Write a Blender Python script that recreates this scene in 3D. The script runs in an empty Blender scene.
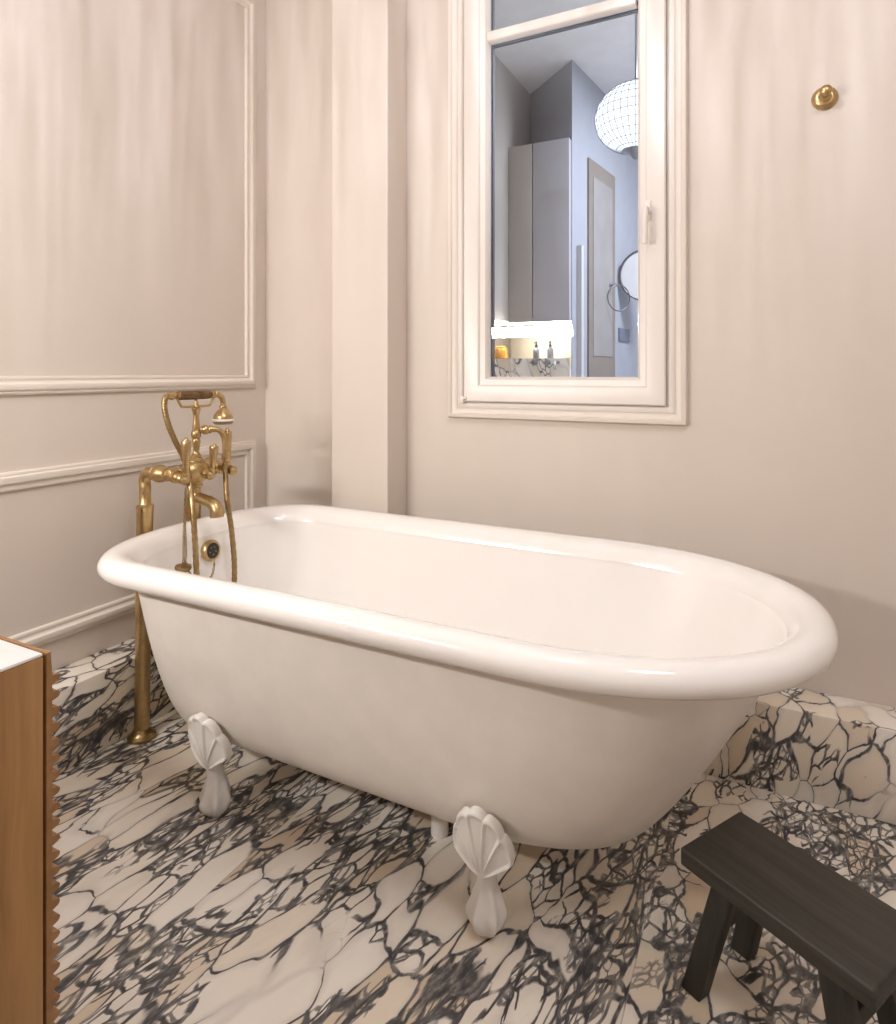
import bpy, bmesh, math, random
from mathutils import Vector, Matrix
PI = math.pi
scene = bpy.context.scene
COL = scene.collection
random.seed(7)

# ------------------------------------------------------------------ helpers
def link(o, parent=None):
    COL.objects.link(o)
    if parent is not None:
        o.parent = parent
    return o

def obj(name, bm, mat, parent=None, smooth=True, angle=40):
    me = bpy.data.meshes.new(name)
    bmesh.ops.recalc_face_normals(bm, faces=bm.faces[:])
    bm.to_mesh(me); bm.free()
    mats = mat if isinstance(mat, (list, tuple)) else [mat]
    for m in mats: me.materials.append(m)
    if smooth:
        for p in me.polygons: p.use_smooth = True
        try: me.set_sharp_from_angle(angle=math.radians(angle))
        except Exception: pass
    return link(bpy.data.objects.new(name, me), parent)

def tag(o, label=None, cat=None, group=None, kind=None):
    if label: o['label'] = label
    if cat: o['category'] = cat
    if group: o['group'] = group
    if kind: o['kind'] = kind
    return o

def empty(name, loc=(0, 0, 0), rz=0.0):
    o = bpy.data.objects.new(name, None)
    o.location = loc; o.rotation_euler = (0, 0, rz)
    o.empty_display_size = .05
    return link(o)

def box(bm, x0, x1, y0, y1, z0, z1, bev=0.0, seg=2, mi=0):
    r = bmesh.ops.create_cube(bm, size=1.0)
    vs = r['verts']
    bmesh.ops.scale(bm, vec=(x1-x0, y1-y0, z1-z0), verts=vs)
    bmesh.ops.translate(bm, vec=((x0+x1)/2, (y0+y1)/2, (z0+z1)/2), verts=vs)
    fs = {f for v in vs for f in v.link_faces}
    for f in fs: f.material_index = mi
    if bev:
        es = list({e for v in vs for e in v.link_edges})
        bmesh.ops.bevel(bm, geom=es, offset=bev, segments=seg, profile=.5, affect='EDGES')

def loft(bm, rings, closed=True, cap0=True, cap1=True, mi=0):
    vr = [[bm.verts.new(p) for p in r] for r in rings]
    n = len(rings[0])
    fs = []
    for a, b in zip(vr[:-1], vr[1:]):
        for i in range(n if closed else n-1):
            j = (i+1) % n
            try: fs.append(bm.faces.new((a[i], a[j], b[j], b[i])))
            except ValueError: pass
    if cap0 and n > 2:
        try: fs.append(bm.faces.new(vr[0][::-1]))
        except ValueError: pass
    if cap1 and n > 2:
        try: fs.append(bm.faces.new(vr[-1]))
        except ValueError: pass
    for f in fs: f.material_index = mi
    return vr

def basis(d):
    d = Vector(d).normalized()
    a = Vector((0, 0, 1)) if abs(d.z) < .9 else Vector((1, 0, 0))
    u = d.cross(a).normalized(); v = d.cross(u).normalized()
    return d, u, v

def lathe(bm, origin, axis, prof, n=28, mi=0):
    """prof: list of (distance along axis, radius)"""
    o = Vector(origin); d, u, v = basis(axis)
    rings = []
    for t, r in prof:
        r = max(r, 1e-4)
        rings.append([o + d*t + u*(r*math.cos(2*PI*k/n)) + v*(r*math.sin(2*PI*k/n)) for k in range(n)])
    loft(bm, rings, mi=mi)

def smooth_path(pts, sub=8):
    pts = [Vector(p) for p in pts]
    out = []
    for i in range(len(pts)-1):
        p0 = pts[max(i-1, 0)]; p1 = pts[i]; p2 = pts[i+1]; p3 = pts[min(i+2, len(pts)-1)]
        for k in range(sub):
            t = k/sub
            out.append(.5*((2*p1) + (p2-p0)*t + (2*p0-5*p1+4*p2-p3)*t*t + (3*p1-p0-3*p2+p3)*t**3))
    out.append(pts[-1])
    return out

def tube(bm, pts, r, n=14, sub=8, smooth=True, mi=0):
    P = smooth_path(pts, sub) if smooth else [Vector(p) for p in pts]
    rr = r if callable(r) else (lambda t: r)
    m = len(P)
    d0 = (P[1]-P[0]).normalized()
    _, u, v = basis(d0)
    rings = []
    for i, p in enumerate(P):
        d = (P[min(i+1, m-1)] - P[max(i-1, 0)]).normalized()
        u = (u - d*u.dot(d)).normalized(); v = d.cross(u).normalized()
        q = rr(i/(m-1))
        rings.append([p + u*(q*math.cos(2*PI*k/n)) + v*(q*math.sin(2*PI*k/n)) for k in range(n)])
    loft(bm, rings, mi=mi)

def ball(bm, c, r, sx=1, sy=1, sz=1, n=20):
    rr = bmesh.ops.create_uvsphere(bm, u_segments=n, v_segments=n//2+2, radius=r)
    bmesh.ops.scale(bm, vec=(sx, sy, sz), verts=rr['verts'])
    bmesh.ops.translate(bm, vec=c, verts=rr['verts'])

def torus(bm, c, axis, R, r, n=40, m=12):
    c = Vector(c); d, u, v = basis(axis)
    rings = []
    for i in range(n):
        a = 2*PI*i/n; e = u*math.cos(a)+v*math.sin(a)
        rings.append([c + e*(R+r*math.cos(2*PI*k/m)) + d*(r*math.sin(2*PI*k/m)) for k in range(m)])
    rings.append(rings[0])
    vr = [[bm.verts.new(p) for p in rg] for rg in rings[:-1]]
    for i in range(n):
        a, b = vr[i], vr[(i+1) % n]
        for k in range(m):
            bm.faces.new((a[k], a[(k+1) % m], b[(k+1) % m], b[k]))

def frame_ring(bm, fn, a0, a1, b0, b1, prof):
    """sweep profile (inset from outer edge, height) round a rectangle with mitred corners; fn(a,b,h)->world"""
    rings = []
    for t, h in prof:
        rings.append([fn(a0+t, b0+t, h), fn(a1-t, b0+t, h), fn(a1-t, b1-t, h), fn(a0+t, b1-t, h)])
    vr = [[bm.verts.new(p) for p in r] for r in rings]
    m = len(vr)
    for i in range(m):
        a, b = vr[i], vr[(i+1) % m]
        for k in range(4):
            j = (k+1) % 4
            bm.faces.new((a[k], a[j], b[j], b[k]))

# ------------------------------------------------------------------ materials
class NB:
    def __init__(self, name):
        self.m = bpy.data.materials.new(name); self.m.use_nodes = True
        self.t = self.m.node_tree; self.t.nodes.clear()
        self.out = self.t.nodes.new('ShaderNodeOutputMaterial')
    def n(self, kind, ins=None, **kw):
        nd = self.t.nodes.new(kind)
        for k, v in kw.items(): setattr(nd, k, v)
        for k, v in (ins or {}).items(): self.set(nd.inputs[k], v)
        return nd
    def set(self, sock, v):
        if isinstance(v, bpy.types.NodeSocket): self.t.links.new(v, sock)
        else: sock.default_value = v
    def math(self, op, a, b=0.0, c=None, clamp=False):
        nd = self.t.nodes.new('ShaderNodeMath'); nd.operation = op; nd.use_clamp = clamp
        self.set(nd.inputs[0], a); self.set(nd.inputs[1], b)
        if c is not None: self.set(nd.inputs[2], c)
        return nd.outputs[0]
    def vmath(self, op, a, b=(0, 0, 0)):
        nd = self.t.nodes.new('ShaderNodeVectorMath'); nd.operation = op
        self.set(nd.inputs[0], a)
        if op == 'SCALE': self.set(nd.inputs['Scale'], b)
        else: self.set(nd.inputs[1], b)
        return nd.outputs[0]
    def mix(self, fac, a, b, mode='MIX'):
        nd = self.t.nodes.new('ShaderNodeMix'); nd.data_type = 'RGBA'; nd.blend_type = mode
        self.set(nd.inputs[0], fac); self.set(nd.inputs[6], a); self.set(nd.inputs[7], b)
        return nd.outputs[2]
    def ramp(self, fac, stops):
        nd = self.t.nodes.new('ShaderNodeValToRGB')
        e = nd.color_ramp.elements
        while len(e) < len(stops): e.new(.5)
        for x, (p, c) in zip(e, stops): x.position = p; x.color = (*c, 1) if len(c) == 3 else c
        self.set(nd.inputs[0], fac); return nd.outputs[0]
    def smooth(self, v, lo, hi, to0=0.0, to1=1.0):
        nd = self.t.nodes.new('ShaderNodeMapRange'); nd.interpolation_type = 'SMOOTHSTEP'
        self.set(nd.inputs[0], v); self.set(nd.inputs[1], lo); self.set(nd.inputs[2], hi)
        self.set(nd.inputs[3], to0); self.set(nd.inputs[4], to1); return nd.outputs[0]
    def coords(self, which='Object'):
        return self.n('ShaderNodeTexCoord').outputs[which]
    def noise(self, vec, scale, detail=3, rough=.55, out='Fac'):
        return self.n('ShaderNodeTexNoise', {'Vector': vec, 'Scale': scale, 'Detail': detail, 'Roughness': rough}).outputs[out]
    def bsdf(self, **kw):
        nd = self.t.nodes.new('ShaderNodeBsdfPrincipled')
        for k, v in kw.items(): self.set(nd.inputs[k.replace('_', ' ')], v)
        self.t.links.new(nd.outputs[0], self.out.inputs[0]); return nd

def c4(c): return (*c, 1.0)

def plain(name, col, rough=.5, metal=0.0, coat=0.0, var=.04, scale=8.0, bump=0.0, bscale=60.0):
    b = NB(name); co = b.coords()
    nz = b.noise(co, scale, 4)
    col2 = tuple(max(0, x*(1-var*2)) for x in col)
    cc = b.mix(b.smooth(nz, .3, .7), c4(col2), c4(col))
    s = b.bsdf(Base_Color=cc, Roughness=rough, Metallic=metal, Coat_Weight=coat)
    if bump:
        bp = b.n('ShaderNodeBump', {'Height': b.noise(co, bscale, 4), 'Strength': bump, 'Distance': .002})
        b.set(s.inputs['Normal'], bp.outputs[0])
    return b.m

def marble(name, long_axis='Y', tilt=0.0, slabs=False, seed=0.0):
    b = NB(name); co = b.coords()
    sep = b.n('ShaderNodeSeparateXYZ', {0: co})
    x, y, z = sep.outputs
    if slabs:   # three floor slabs, each cut from another place in the block
        k1 = b.math('GREATER_THAN', x, -1.065); k2 = b.math('GREATER_THAN', x, -.232)
        off = b.math('ADD', b.math('MULTIPLY', k1, 3.7), b.math('MULTIPLY', k2, 5.3))
        seam = b.math('MINIMUM', b.math('ABSOLUTE', b.math('ADD', x, 1.065)), b.math('ABSOLUTE', b.math('ADD', x, .232)))
        rotz = b.math('ADD', tilt, b.math('ADD', b.math('MULTIPLY', k1, .10), b.math('MULTIPLY', k2, .12)))
    else:
        off = seed; seam = None; rotz = tilt
    base = b.n('ShaderNodeCombineXYZ', {0: x, 1: y, 2: z}).outputs[0]
    if long_axis == 'Y':
        rot = b.n('ShaderNodeVectorRotate', {'Vector': base, 'Angle': rotz}, rotation_type='Z_AXIS').outputs[0]
        st = b.vmath('MULTIPLY', rot, b.n('ShaderNodeCombineXYZ', {0: 1.0, 1: b.math('MULTIPLY_ADD', k2, .2, .36), 2: 1.0}).outputs[0])
    elif long_axis == 'XZ':   # vertical face facing -Y, streaks running up
        rot = b.n('ShaderNodeVectorRotate', {'Vector': base, 'Angle': rotz}, rotation_type='Y_AXIS').outputs[0]
        st = b.vmath('MULTIPLY', rot, (1.0, .8, .50))
    else:                     # vertical face facing +X
        rot = b.n('ShaderNodeVectorRotate', {'Vector': base, 'Angle': rotz}, rotation_type='X_AXIS').outputs[0]
        st = b.vmath('MULTIPLY', rot, (.8, .45, 1.0))
    st = b.vmath('ADD', st, b.n('ShaderNodeCombineXYZ', {0: off, 1: b.math('MULTIPLY', off, .7), 2: 0.0}).outputs[0])
    def warp(v, s, amp, det=2):
        c = b.noise(v, s, det, .6, 'Color')
        return b.vmath('ADD', v, b.vmath('SCALE', b.vmath('SUBTRACT', c, (.5, .5, .5)), amp))
    p1 = warp(warp(st, 6.0, .11), 30.0, .014, 2)
    p2 = warp(warp(st, 11.0, .05), 50.0, .009, 2)
    def vor(p, s, feat='DISTANCE_TO_EDGE'):
        return b.n('ShaderNodeTexVoronoi', {'Vector': p, 'Scale': s, 'Randomness': 1.0}, feature=feat)
    S1, S2, S3 = 15.0, 38.0, 66.0
    def edge(p, sc):
        nd = vor(p, sc); col = vor(p, sc, 'F1').outputs['Color']
        c = b.n('ShaderNodeSeparateColor', {0: col})
        return nd.outputs['Distance'], col, c.outputs
    e1, cellc, c1 = edge(p1, S1)
    e2, cell2, c2 = edge(p2, S2)
    e3, cell3, c3 = edge(p2, S3)
    big = b.noise(st, 4.4, 2, .5)
    mid = b.noise(b.vmath('ADD', st, (3.1, 7.7, 1.3)), 12.0, 2, .5)
    fine = b.noise(p2, 60.0, 3, .6)
    lo_, hi_ = (.40, .58) if slabs else (.46, .64)
    dens = b.smooth(b.math('ADD', b.math('MULTIPLY', big, .6), b.math('MULTIPLY', mid, .4)), lo_, hi_)
    # long veins between the big clasts
    w1 = b.math('MAXIMUM', b.math('MULTIPLY_ADD', mid, .16, b.math('MULTIPLY_ADD', dens, .035, -.045)), .012)
    v1 = b.math('MULTIPLY', b.smooth(e1, b.math('MULTIPLY', w1, .4), w1, 1.0, 0.0), b.smooth(big, .33, .41))
    # whole clasts broken up into small ones
    d2 = b.smooth(b.math('ADD', dens, b.math('MULTIPLY', b.math('SUBTRACT', c1[1], .5), 1.1)), .42, .52)
    w2 = b.math('MAXIMUM', b.math('MULTIPLY', d2, b.math('MULTIPLY_ADD', mid, .17, .03)), .0004)
    v2 = b.math('MULTIPLY', b.smooth(e2, b.math('MULTIPLY', w2, .4), w2, 1.0, 0.0), d2)
    d3 = b.math('MULTIPLY', d2, b.smooth(b.math('ADD', dens, b.math('MULTIPLY', b.math('SUBTRACT', c2[0], .5), 1.0)), .62, .75))
    w3 = b.math('MAXIMUM', b.math('MULTIPLY', d3, .13), .0004)
    v3 = b.math('MULTIPLY', b.smooth(e3, b.math('MULTIPLY', w3, .4), w3, 1.0, 0.0), d3)
    vein = b.math('MAXIMUM', v1, b.math('MAXIMUM', v2, b.math('MULTIPLY', v3, .85)), clamp=True)
    vein = b.math('MULTIPLY', vein, b.smooth(fine, .25, .50, .66, 1.0), clamp=True)
    cs = b.n('ShaderNodeSeparateColor', {0: cellc}).outputs[0]
    ground = b.ramp(cs, [(0.0, (.88, .81, .71)), (.45, (.92, .87, .79)), (.72, (.86, .77, .64)), (.92, (.70, .57, .42)), (1.0, (.90, .84, .75))])
    cloud = b.noise(st, 12.0, 3, .6)
    ground = b.mix(b.smooth(cloud, .45, .8, 0.0, .35), ground, c4((.60, .53, .44)))
    veinc = b.mix(b.smooth(fine, .35, .65), c4((.155, .148, .145)), c4((.062, .060, .063)))
    halo = b.math('MAXIMUM', b.smooth(e1, 0.0, .16, .30, 0.0), b.math('MULTIPLY', d2, .10))
    ground = b.mix(halo, ground, c4((.46, .43, .40)))
    colr = b.mix(vein, ground, veinc)
    if seam is not None:
        colr = b.mix(b.smooth(seam, .0004, .0016, .55, 0.0), colr, c4((.30, .25, .2)))
    b.bsdf(Base_Color=colr, Roughness=b.smooth(fine, .3, .7, .16, .24), Specular_IOR_Level=.45)
    return b.m

def wood(name, c0, c1, axis='Z', rough=.45, scale=1.0, bump=.15):
    b = NB(name); co = b.coords()
    sc = {'X': (1.2, 26, 26), 'Y': (26, 1.2, 26), 'Z': (26, 26, 1.2)}[axis]
    v = b.vmath('MULTIPLY', co, tuple(s*scale for s in sc))
    v = b.vmath('ADD', v, b.vmath('SCALE', b.noise(co, 4.0, 2, .5, 'Color'), .8))
    g = b.noise(v, 1.0, 5, .62)
    g2 = b.noise(b.vmath('MULTIPLY', v, (4, 4, 4)), 1.0, 3, .6)
    f = b.math('ADD', b.math('MULTIPLY', g, .72), b.math('MULTIPLY', g2, .28))
    col = b.ramp(f, [(.30, c0), (.52, tuple((p*.45+q*.55) for p, q in zip(c0, c1))), (.70, c1)])
    s = b.bsdf(Base_Color=col, Roughness=rough)
    bp = b.n('ShaderNodeBump', {'Height': f, 'Strength': bump, 'Distance': .002})
    b.set(s.inputs['Normal'], bp.outputs[0])
    return b.m

def brass(name, c, dark, rough=.32, scale=30.0):
    b = NB(name); co = b.coords()
    n1 = b.noise(co, scale, 4, .6); n2 = b.noise(co, scale*4, 3, .6)
    f = b.math('ADD', b.math('MULTIPLY', n1, .7), b.math('MULTIPLY', n2, .3))
    col = b.mix(b.smooth(f, .38, .66), c4(dark), c4(c))
    b.bsdf(Base_Color=col, Metallic=1.0, Roughness=b.smooth(f, .3, .7, rough+.10, rough-.04))
    return b.m

def emission(name, col, st):
    b = NB(name); e = b.n('ShaderNodeEmission', {'Color': c4(col), 'Strength': st})
    b.t.links.new(e.outputs[0], b.out.inputs[0]); return b.m

M = {}
M['wall'] = plain('wall_paint', (.70, .625, .555), .55, var=.012, scale=3.0, bump=.03, bscale=180)
M['trimwhite'] = plain('trim_paint', (.76, .69, .615), .42, var=.01, scale=5)
M['white'] = plain('window_paint', (.80, .745, .69), .32, var=.01, scale=5)
M['ceil'] = plain('ceiling_paint', (.76, .72, .67), .7, var=.02)
M['floor'] = marble('veined_marble_floor', 'Y', .10, True)
M['plinth_b'] = marble('veined_marble_back', 'XZ', -.38, False, 2.3)
M['plinth_l'] = marble('veined_marble_left', 'YZ', -.25, False, 9.1)
M['enamel'] = plain('enamel', (.89, .86, .825), .16, coat=.35, var=.005)
M['shell'] = plain('painted_iron', (.86, .805, .74), .36, var=.025, scale=14, bump=.10, bscale=22)
M['foot'] = plain('painted_foot', (.86, .83, .79), .30, var=.01)
M['brass'] = brass('aged_brass', (.58, .42, .215), (.49, .35, .17), .31)
M['brassd'] = brass('dark_brass', (.42, .30, .15), (.31, .215, .10), .34)
M['grip'] = brass('bronze_grip', (.27, .175, .085), (.16, .10, .05), .4)
M['black'] = plain('black_plastic', (.015, .013, .012), .35)
M['rubber'] = plain('white_ring', (.86, .84, .80), .35)
M['stool'] = wood('black_stained_wood', (.017, .0155, .011), (.052, .046, .034), 'X', .55, 1.3, .25)
M['stoolz'] = wood('black_stained_wood_upright', (.015, .014, .010), (.045, .040, .030), 'Z', .55, 1.3, .25)
M['oak'] = wood('oak_upright', (.25, .122, .042), (.42, .228, .085), 'Z', .42, 1.0, .12)
M['oakx'] = wood('oak_level', (.23, .11, .038), (.37, .20, .078), 'X', .45, 1.0, .12)
M['stonewhite'] = plain('white_worktop', (.86, .84, .82), .25, var=.01)
M['greywall'] = plain('grey_paint', (.52, .52, .53), .6, var=.03)
M['farceil'] = plain('far_ceiling_paint', (.86, .85, .84), .7, var=.03)
M['bluegrey'] = plain('blue_grey_paint', (.34, .355, .40), .6, var=.03)
M['cab'] = plain('cabinet_lacquer', (.44, .43, .45), .35, var=.02)
M['cabtan'] = plain('cabinet_tan', (.42, .385, .35), .35, var=.02)
M['edgeshade'] = plain('edge_shade_paint', (.06, .065, .08), .6)
M['doorbrown'] = plain('brown_door', (.22, .185, .16), .5, var=.06)
M['doorpanel'] = plain('door_panel_paint', (.29, .27, .26), .5, var=.06)
M['steel'] = plain('brushed_steel', (.30, .32, .36), .3, metal=1.0)
M['darksteel'] = plain('dark_steel', (.10, .105, .12), .4, metal=.6)
M['amber'] = plain('amber_ceramic', (.62, .28, .03), .3)
M['bottle'] = plain('grey_bottle', (.20, .21, .25), .25)
M['greymarble'] = marble('grey_marble', 'XZ', .3, False, 5.5)

def glass_mat():
    b = NB('window_glass')
    tr = b.n('ShaderNodeBsdfTransparent', {'Color': (.92, .95, 1.0, 1)})
    gl = b.n('ShaderNodeBsdfGlossy', {'Roughness': .0, 'Color': (1, 1, 1, 1)})
    lw = b.n('ShaderNodeFresnel', {'IOR': 1.45})
    mx = b.n('ShaderNodeMixShader', {0: lw.outputs[0], 1: tr.outputs[0], 2: gl.outputs[0]})
    b.t.links.new(mx.outputs[0], b.out.inputs[0]); return b.m
M['glass'] = glass_mat()

# ------------------------------------------------------------------ the room
XL, XR = -1.88, 1.75          # left and right wall faces
YB, YF = 0.0, -2.27           # window wall face, vanity wall face
ZC = 2.9
WX0, WX1, WZ0, WZ1 = -.995, -.262, .975, 2.56    # opening in the window wall

def struct(name, bm, mat, label, cat, smooth=False):
    return tag(obj(name, bm, mat, None, smooth), label, cat, kind='structure')

bm = bmesh.new(); box(bm, XL-.12, XR+.12, YF-.12, YB+.12, -.1, 0)
struct('floor', bm, M['floor'], 'cream marble floor with dense dark grey veins under the bathtub', 'floor')
bm = bmesh.new(); box(bm, XL-.12, XR+.12, YF-.12, YB+.12, ZC, ZC+.1)
struct('ceiling', bm, M['ceil'], 'plain pale ceiling above the bathroom', 'ceiling')
bm = bmesh.new(); box(bm, XL-.12, XL, YF-.12, YB+.12, 0, ZC)
struct('wall_left', bm, M['wall'], 'cream painted wall with raised panel mouldings behind the brass tap', 'wall')
bm = bmesh.new(); box(bm, XR, XR+.12, YF-.12, YB+.12, 0, ZC)
struct('wall_right', bm, M['wall'], 'cream painted wall on the stool side of the room', 'wall')
bm = bmesh.new(); box(bm, XL, XR, YF-.12, YF, 0, ZC)
struct('wall_front', bm, M['wall'], 'cream painted wall behind the oak vanity', 'wall')
bm = bmesh.new()
box(bm, XL, WX0, YB, YB+.12, 0, ZC); box(bm, WX1, XR, YB, YB+.12, 0, ZC)
box(bm, WX0, WX1, YB, YB+.12, 0, WZ0); box(bm, WX0, WX1, YB, YB+.12, WZ1, ZC)
struct('wall_back', bm, M['wall'], 'cream painted wall around the white window', 'wall')
bm = bmesh.new(); box(bm, -1.441, -1.20, -.131, 0, .228, ZC, .003)
struct('pilaster', bm, M['wall'], 'square cream boxed pilaster between corner and window', 'pilaster')

# marble plinth ledges
bm = bmesh.new(); box(bm, XL+.139, XR, -.139, 0, 0, .228, .004)
struct('baseboard_back', bm, M['plinth_b'], 'veined marble plinth ledge along the window wall', 'baseboard', True)
bm = bmesh.new(); box(bm, XL, XL+.139, YF, 0, 0, .228, .004)
struct('baseboard_left', bm, M['plinth_l'], 'veined marble plinth ledge along the panelled wall', 'baseboard', True)

# wall panel mouldings
mprof = [(0, 0), (0, .010), (.004, .014), (.010, .015), (.014, .020), (.022, .0225), (.030, .020), (.035, .012), (.040, .010), (.046, .0125), (.051, .010), (.053, .004), (.053, 0)]
fl = lambda a, b, h: (XL+h, a, b)
bm = bmesh.new(); frame_ring(bm, fl, -2.16, -.064, 1.036, 2.60, mprof)
struct('trim_1', bm, M['trimwhite'], 'large upper panel moulding framing the left wall', 'moulding', True)
bm = bmesh.new(); frame_ring(bm, fl, -2.16, -.064, .317, .825, mprof)
struct('trim_2', bm, M['trimwhite'], 'low panel moulding running behind the standpipes', 'moulding', True)

# ------------------------------------------------------------------ window
win = empty('window_1', (-.63, 0, .94))
tag(win, 'white casement window with two panes above the bathtub', 'window', kind='structure')
fb = lambda a, b, h: (a+.63, -h, b-.94)
ax0, ax1, az0, az1 = -1.023, -.2315, .941, 2.60
bm = bmesh.new()
frame_ring(bm, fb, ax0, ax1, az0, az1, [(0, 0), (0, .016), (.004, .022), (.014, .024), (.018, .018), (.024, .017), (.030, .014), (.034, .007), (.038, .006), (.040, 0), (.040, -.03), (.0, -.001)])
obj('architrave', bm, M['trimwhite'], win)
bm = bmesh.new()
frame_ring(bm, fb, ax0+.036, ax1-.036, az0+.036, az1-.036, [(0, -.05), (0, .010), (.003, .012), (.014, .012), (.017, .009), (.020, -.002), (.024, -.002), (.024, -.05)])
obj('outer_frame', bm, M['white'], win)
sx0, sx1, sz0, sz1 = -.961, -.2925, .998, 2.545
gx0, gx1, gz0, gz1 = -.873, -.387, 1.092, 2.46
bm = bmesh.new()
frame_ring(bm, fb, sx0, sx1, sz0, sz1, [(0, -.05), (0, .016), (.004, .020), (.052, .020), (.056, .017), (.059, .010), (.076, .006), (.082, -.004), (.086, -.014), (.086, -.05)])
obj('sash', bm, M['white'], win)
bm = bmesh.new()
zm0, zm1 = 2.232, 2.262
r = [(gx0-.004, gx1+.004)]
prof = [(-.014, zm0-.003), (.002, zm0-.002), (.006, zm0), (.008, zm0+.004), (.008, zm1-.004), (.006, zm1), (.002, zm1+.002), (-.014, zm1+.003), (-.04, zm1+.003), (-.04, zm0-.003)]
loft(bm, [[Vector(fb(x, z, h)) for h, z in prof] for x in r[0]])
obj('glazing_bar', bm, M['white'], win)
for z0, z1 in ((gz0-.004, zm0), (zm1, gz1+.004)):
    bm = bmesh.new(); box(bm, gx0-.004+.63, gx1+.004+.63, .018, .022, z0-.94, z1-.94)
    obj('pane', bm, M['glass'], win, False)
# dark strips painted as the shadow along the glass edge
for z0, z1 in ((gz0, zm0-.004), (zm1+.004, gz1)):
    bm = bmesh.new()
    frame_ring(bm, fb, gx0-.002, gx1+.02, z0-.02, z1+.002, [(0, -.024), (.007, -.024), (.007, -.038), (0, -.038)])
    obj('edge_shadow', bm, M['edgeshade'], win, False)
# lever handle
hd = bmesh.new()
lathe(hd, (-.345+.63, -.020, 1.585-.94), (0, -1, 0), [(0, .013), (.006, .013), (.008, .011), (.030, .009), (.034, .006)])
hd2 = bmesh.new()
box(hd2, -.356+.63, -.334+.63, -.026, -.019, 1.555-.94, 1.618-.94, .003)
hnd = obj('handle', hd, M['white'], win); obj('handle_plate', hd2, M['white'], hnd)
bm = bmesh.new(); tube(bm, [(-.345+.63, -.050, 1.592-.94), (-.345+.63, -.056, 1.565-.94), (-.346+.63, -.057, 1.52-.94), (-.347+.63, -.054, 1.482-.94)], lambda t: .008+.002*t)
obj('handle_lever', bm, M['white'], hnd)
bm = bmesh.new(); box(bm, -.972+.63, -.957+.63, -.030, -.016, .992-.94, 1.018-.94, .003); box(bm, -.966+.63, -.948+.63, -.028, -.018, 1.006-.94, 1.014-.94, .002)
obj('hinge', bm, M['white'], win)

# ------------------------------------------------------------------ bathtub
tub = empty('bathtub', (-.776, -.6165, 0))
tag(tub, 'white rolled-rim clawfoot bathtub standing on the marble floor', 'bathtub')
TO = Vector((.776, .6165, 0))
txl, txr, tyc, thw, trl, trr, tp, tq = -1.6485, .1040, -.6165, .4062, .2655, .5071, 2.3646, 2.1565
def outline(xl, xr, hw, rl, rr, p=tp, q=tq, n=44, m=24):
    pts = []
    for k in range(n):                       # right end
        a = PI/2*k/n
        # spacing eased so that the superellipse stays smooth
        pts.append((xr-rr+rr*math.cos(a)**(2/q), hw*math.sin(a)**(2/q)))
    for k in range(m): pts.append(((xr-rr)+((xl+rl)-(xr-rr))*k/m, hw))
    for k in range(n+1):
        a = PI/2*(1-k/n)
        pts.append((xl+rl-rl*math.cos(a)**(2/p), hw*math.sin(a)**(2/p)))
    low = [(x, -y) for x, y in pts[1:-1]][::-1]
    return [(x, y+tyc) for x, y in pts+low]
def ring(t, z):
    o = outline(txl+t, txr-t, thw-t, trl-.5*t, trr-t)
    return [Vector((x, y, z))+TO for x, y in o]
ZR = .638
BV = dict(zb=.1309, zt=.5983, ov=.0699, dl=.0794, dr=.3045, ds=.314, a=.3825, b=1.9962, al=1.5022, ar=1.543)
def body_ring(ph, th=0.0):
    v = BV; s = math.sin(ph); cph = max(math.cos(ph), 0)
    z = v['zb']+th+(v['zt']-v['zb']-th)*(1-cph**v['b'])
    g = s**v['a']; gl = s**v['al']; gr = s**v['ar']
    ov = v['ov']+th
    xl = txl+ov+v['dl']*(1-gl); xr = txr-ov-v['dr']*(1-gr); hw = max(thw-ov-v['ds']*(1-g), .02)
    RR = (trr-ov)*(1-.25*(1-gr)); RL = trl-ov*.5
    if th: RL = max(RL, .05)
    o = outline(xl, xr, hw, min(RL, max(hw, .06)), RR)
    return [Vector((x, y, z))+TO for x, y in o]
phs = [PI/2*(k/26)**1.6 for k in range(27)]
phs[0] = .0006
bm = bmesh.new()
outer = [body_ring(p) for p in phs]
outer.append(ring(BV['ov']-.002, ZR-.038))
inner = [body_ring(p, .013) for p in phs]
inner = inner[:-1]+[ring(.0835, ZR-.0425)]
loft(bm, outer, cap0=True, cap1=False, mi=0)
loft(bm, inner[::-1], cap0=False, cap1=True, mi=1)
obj('basin', bm, [M['shell'], M['enamel']], tub, angle=70)
rim_prof = [(.074, -.036), (.066, -.040), (.050, -.045), (.036, -.051), (.028, -.055), (.020, -.056), (.012, -.053), (.005, -.046), (.001, -.037), (0, -.028), (.002, -.020), (.007, -.011), (.015, -.004), (.026, -.0005), (.038, 0), (.050, -.002), (.060, -.007), (.068, -.014), (.075, -.022), (.081, -.033), (.0845, -.044)]
bm = bmesh.new(); loft(bm, [ring(t, ZR+d) for t, d in rim_prof], cap0=False, cap1=False)
obj('rim', bm, M['enamel'], tub, angle=80)

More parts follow.
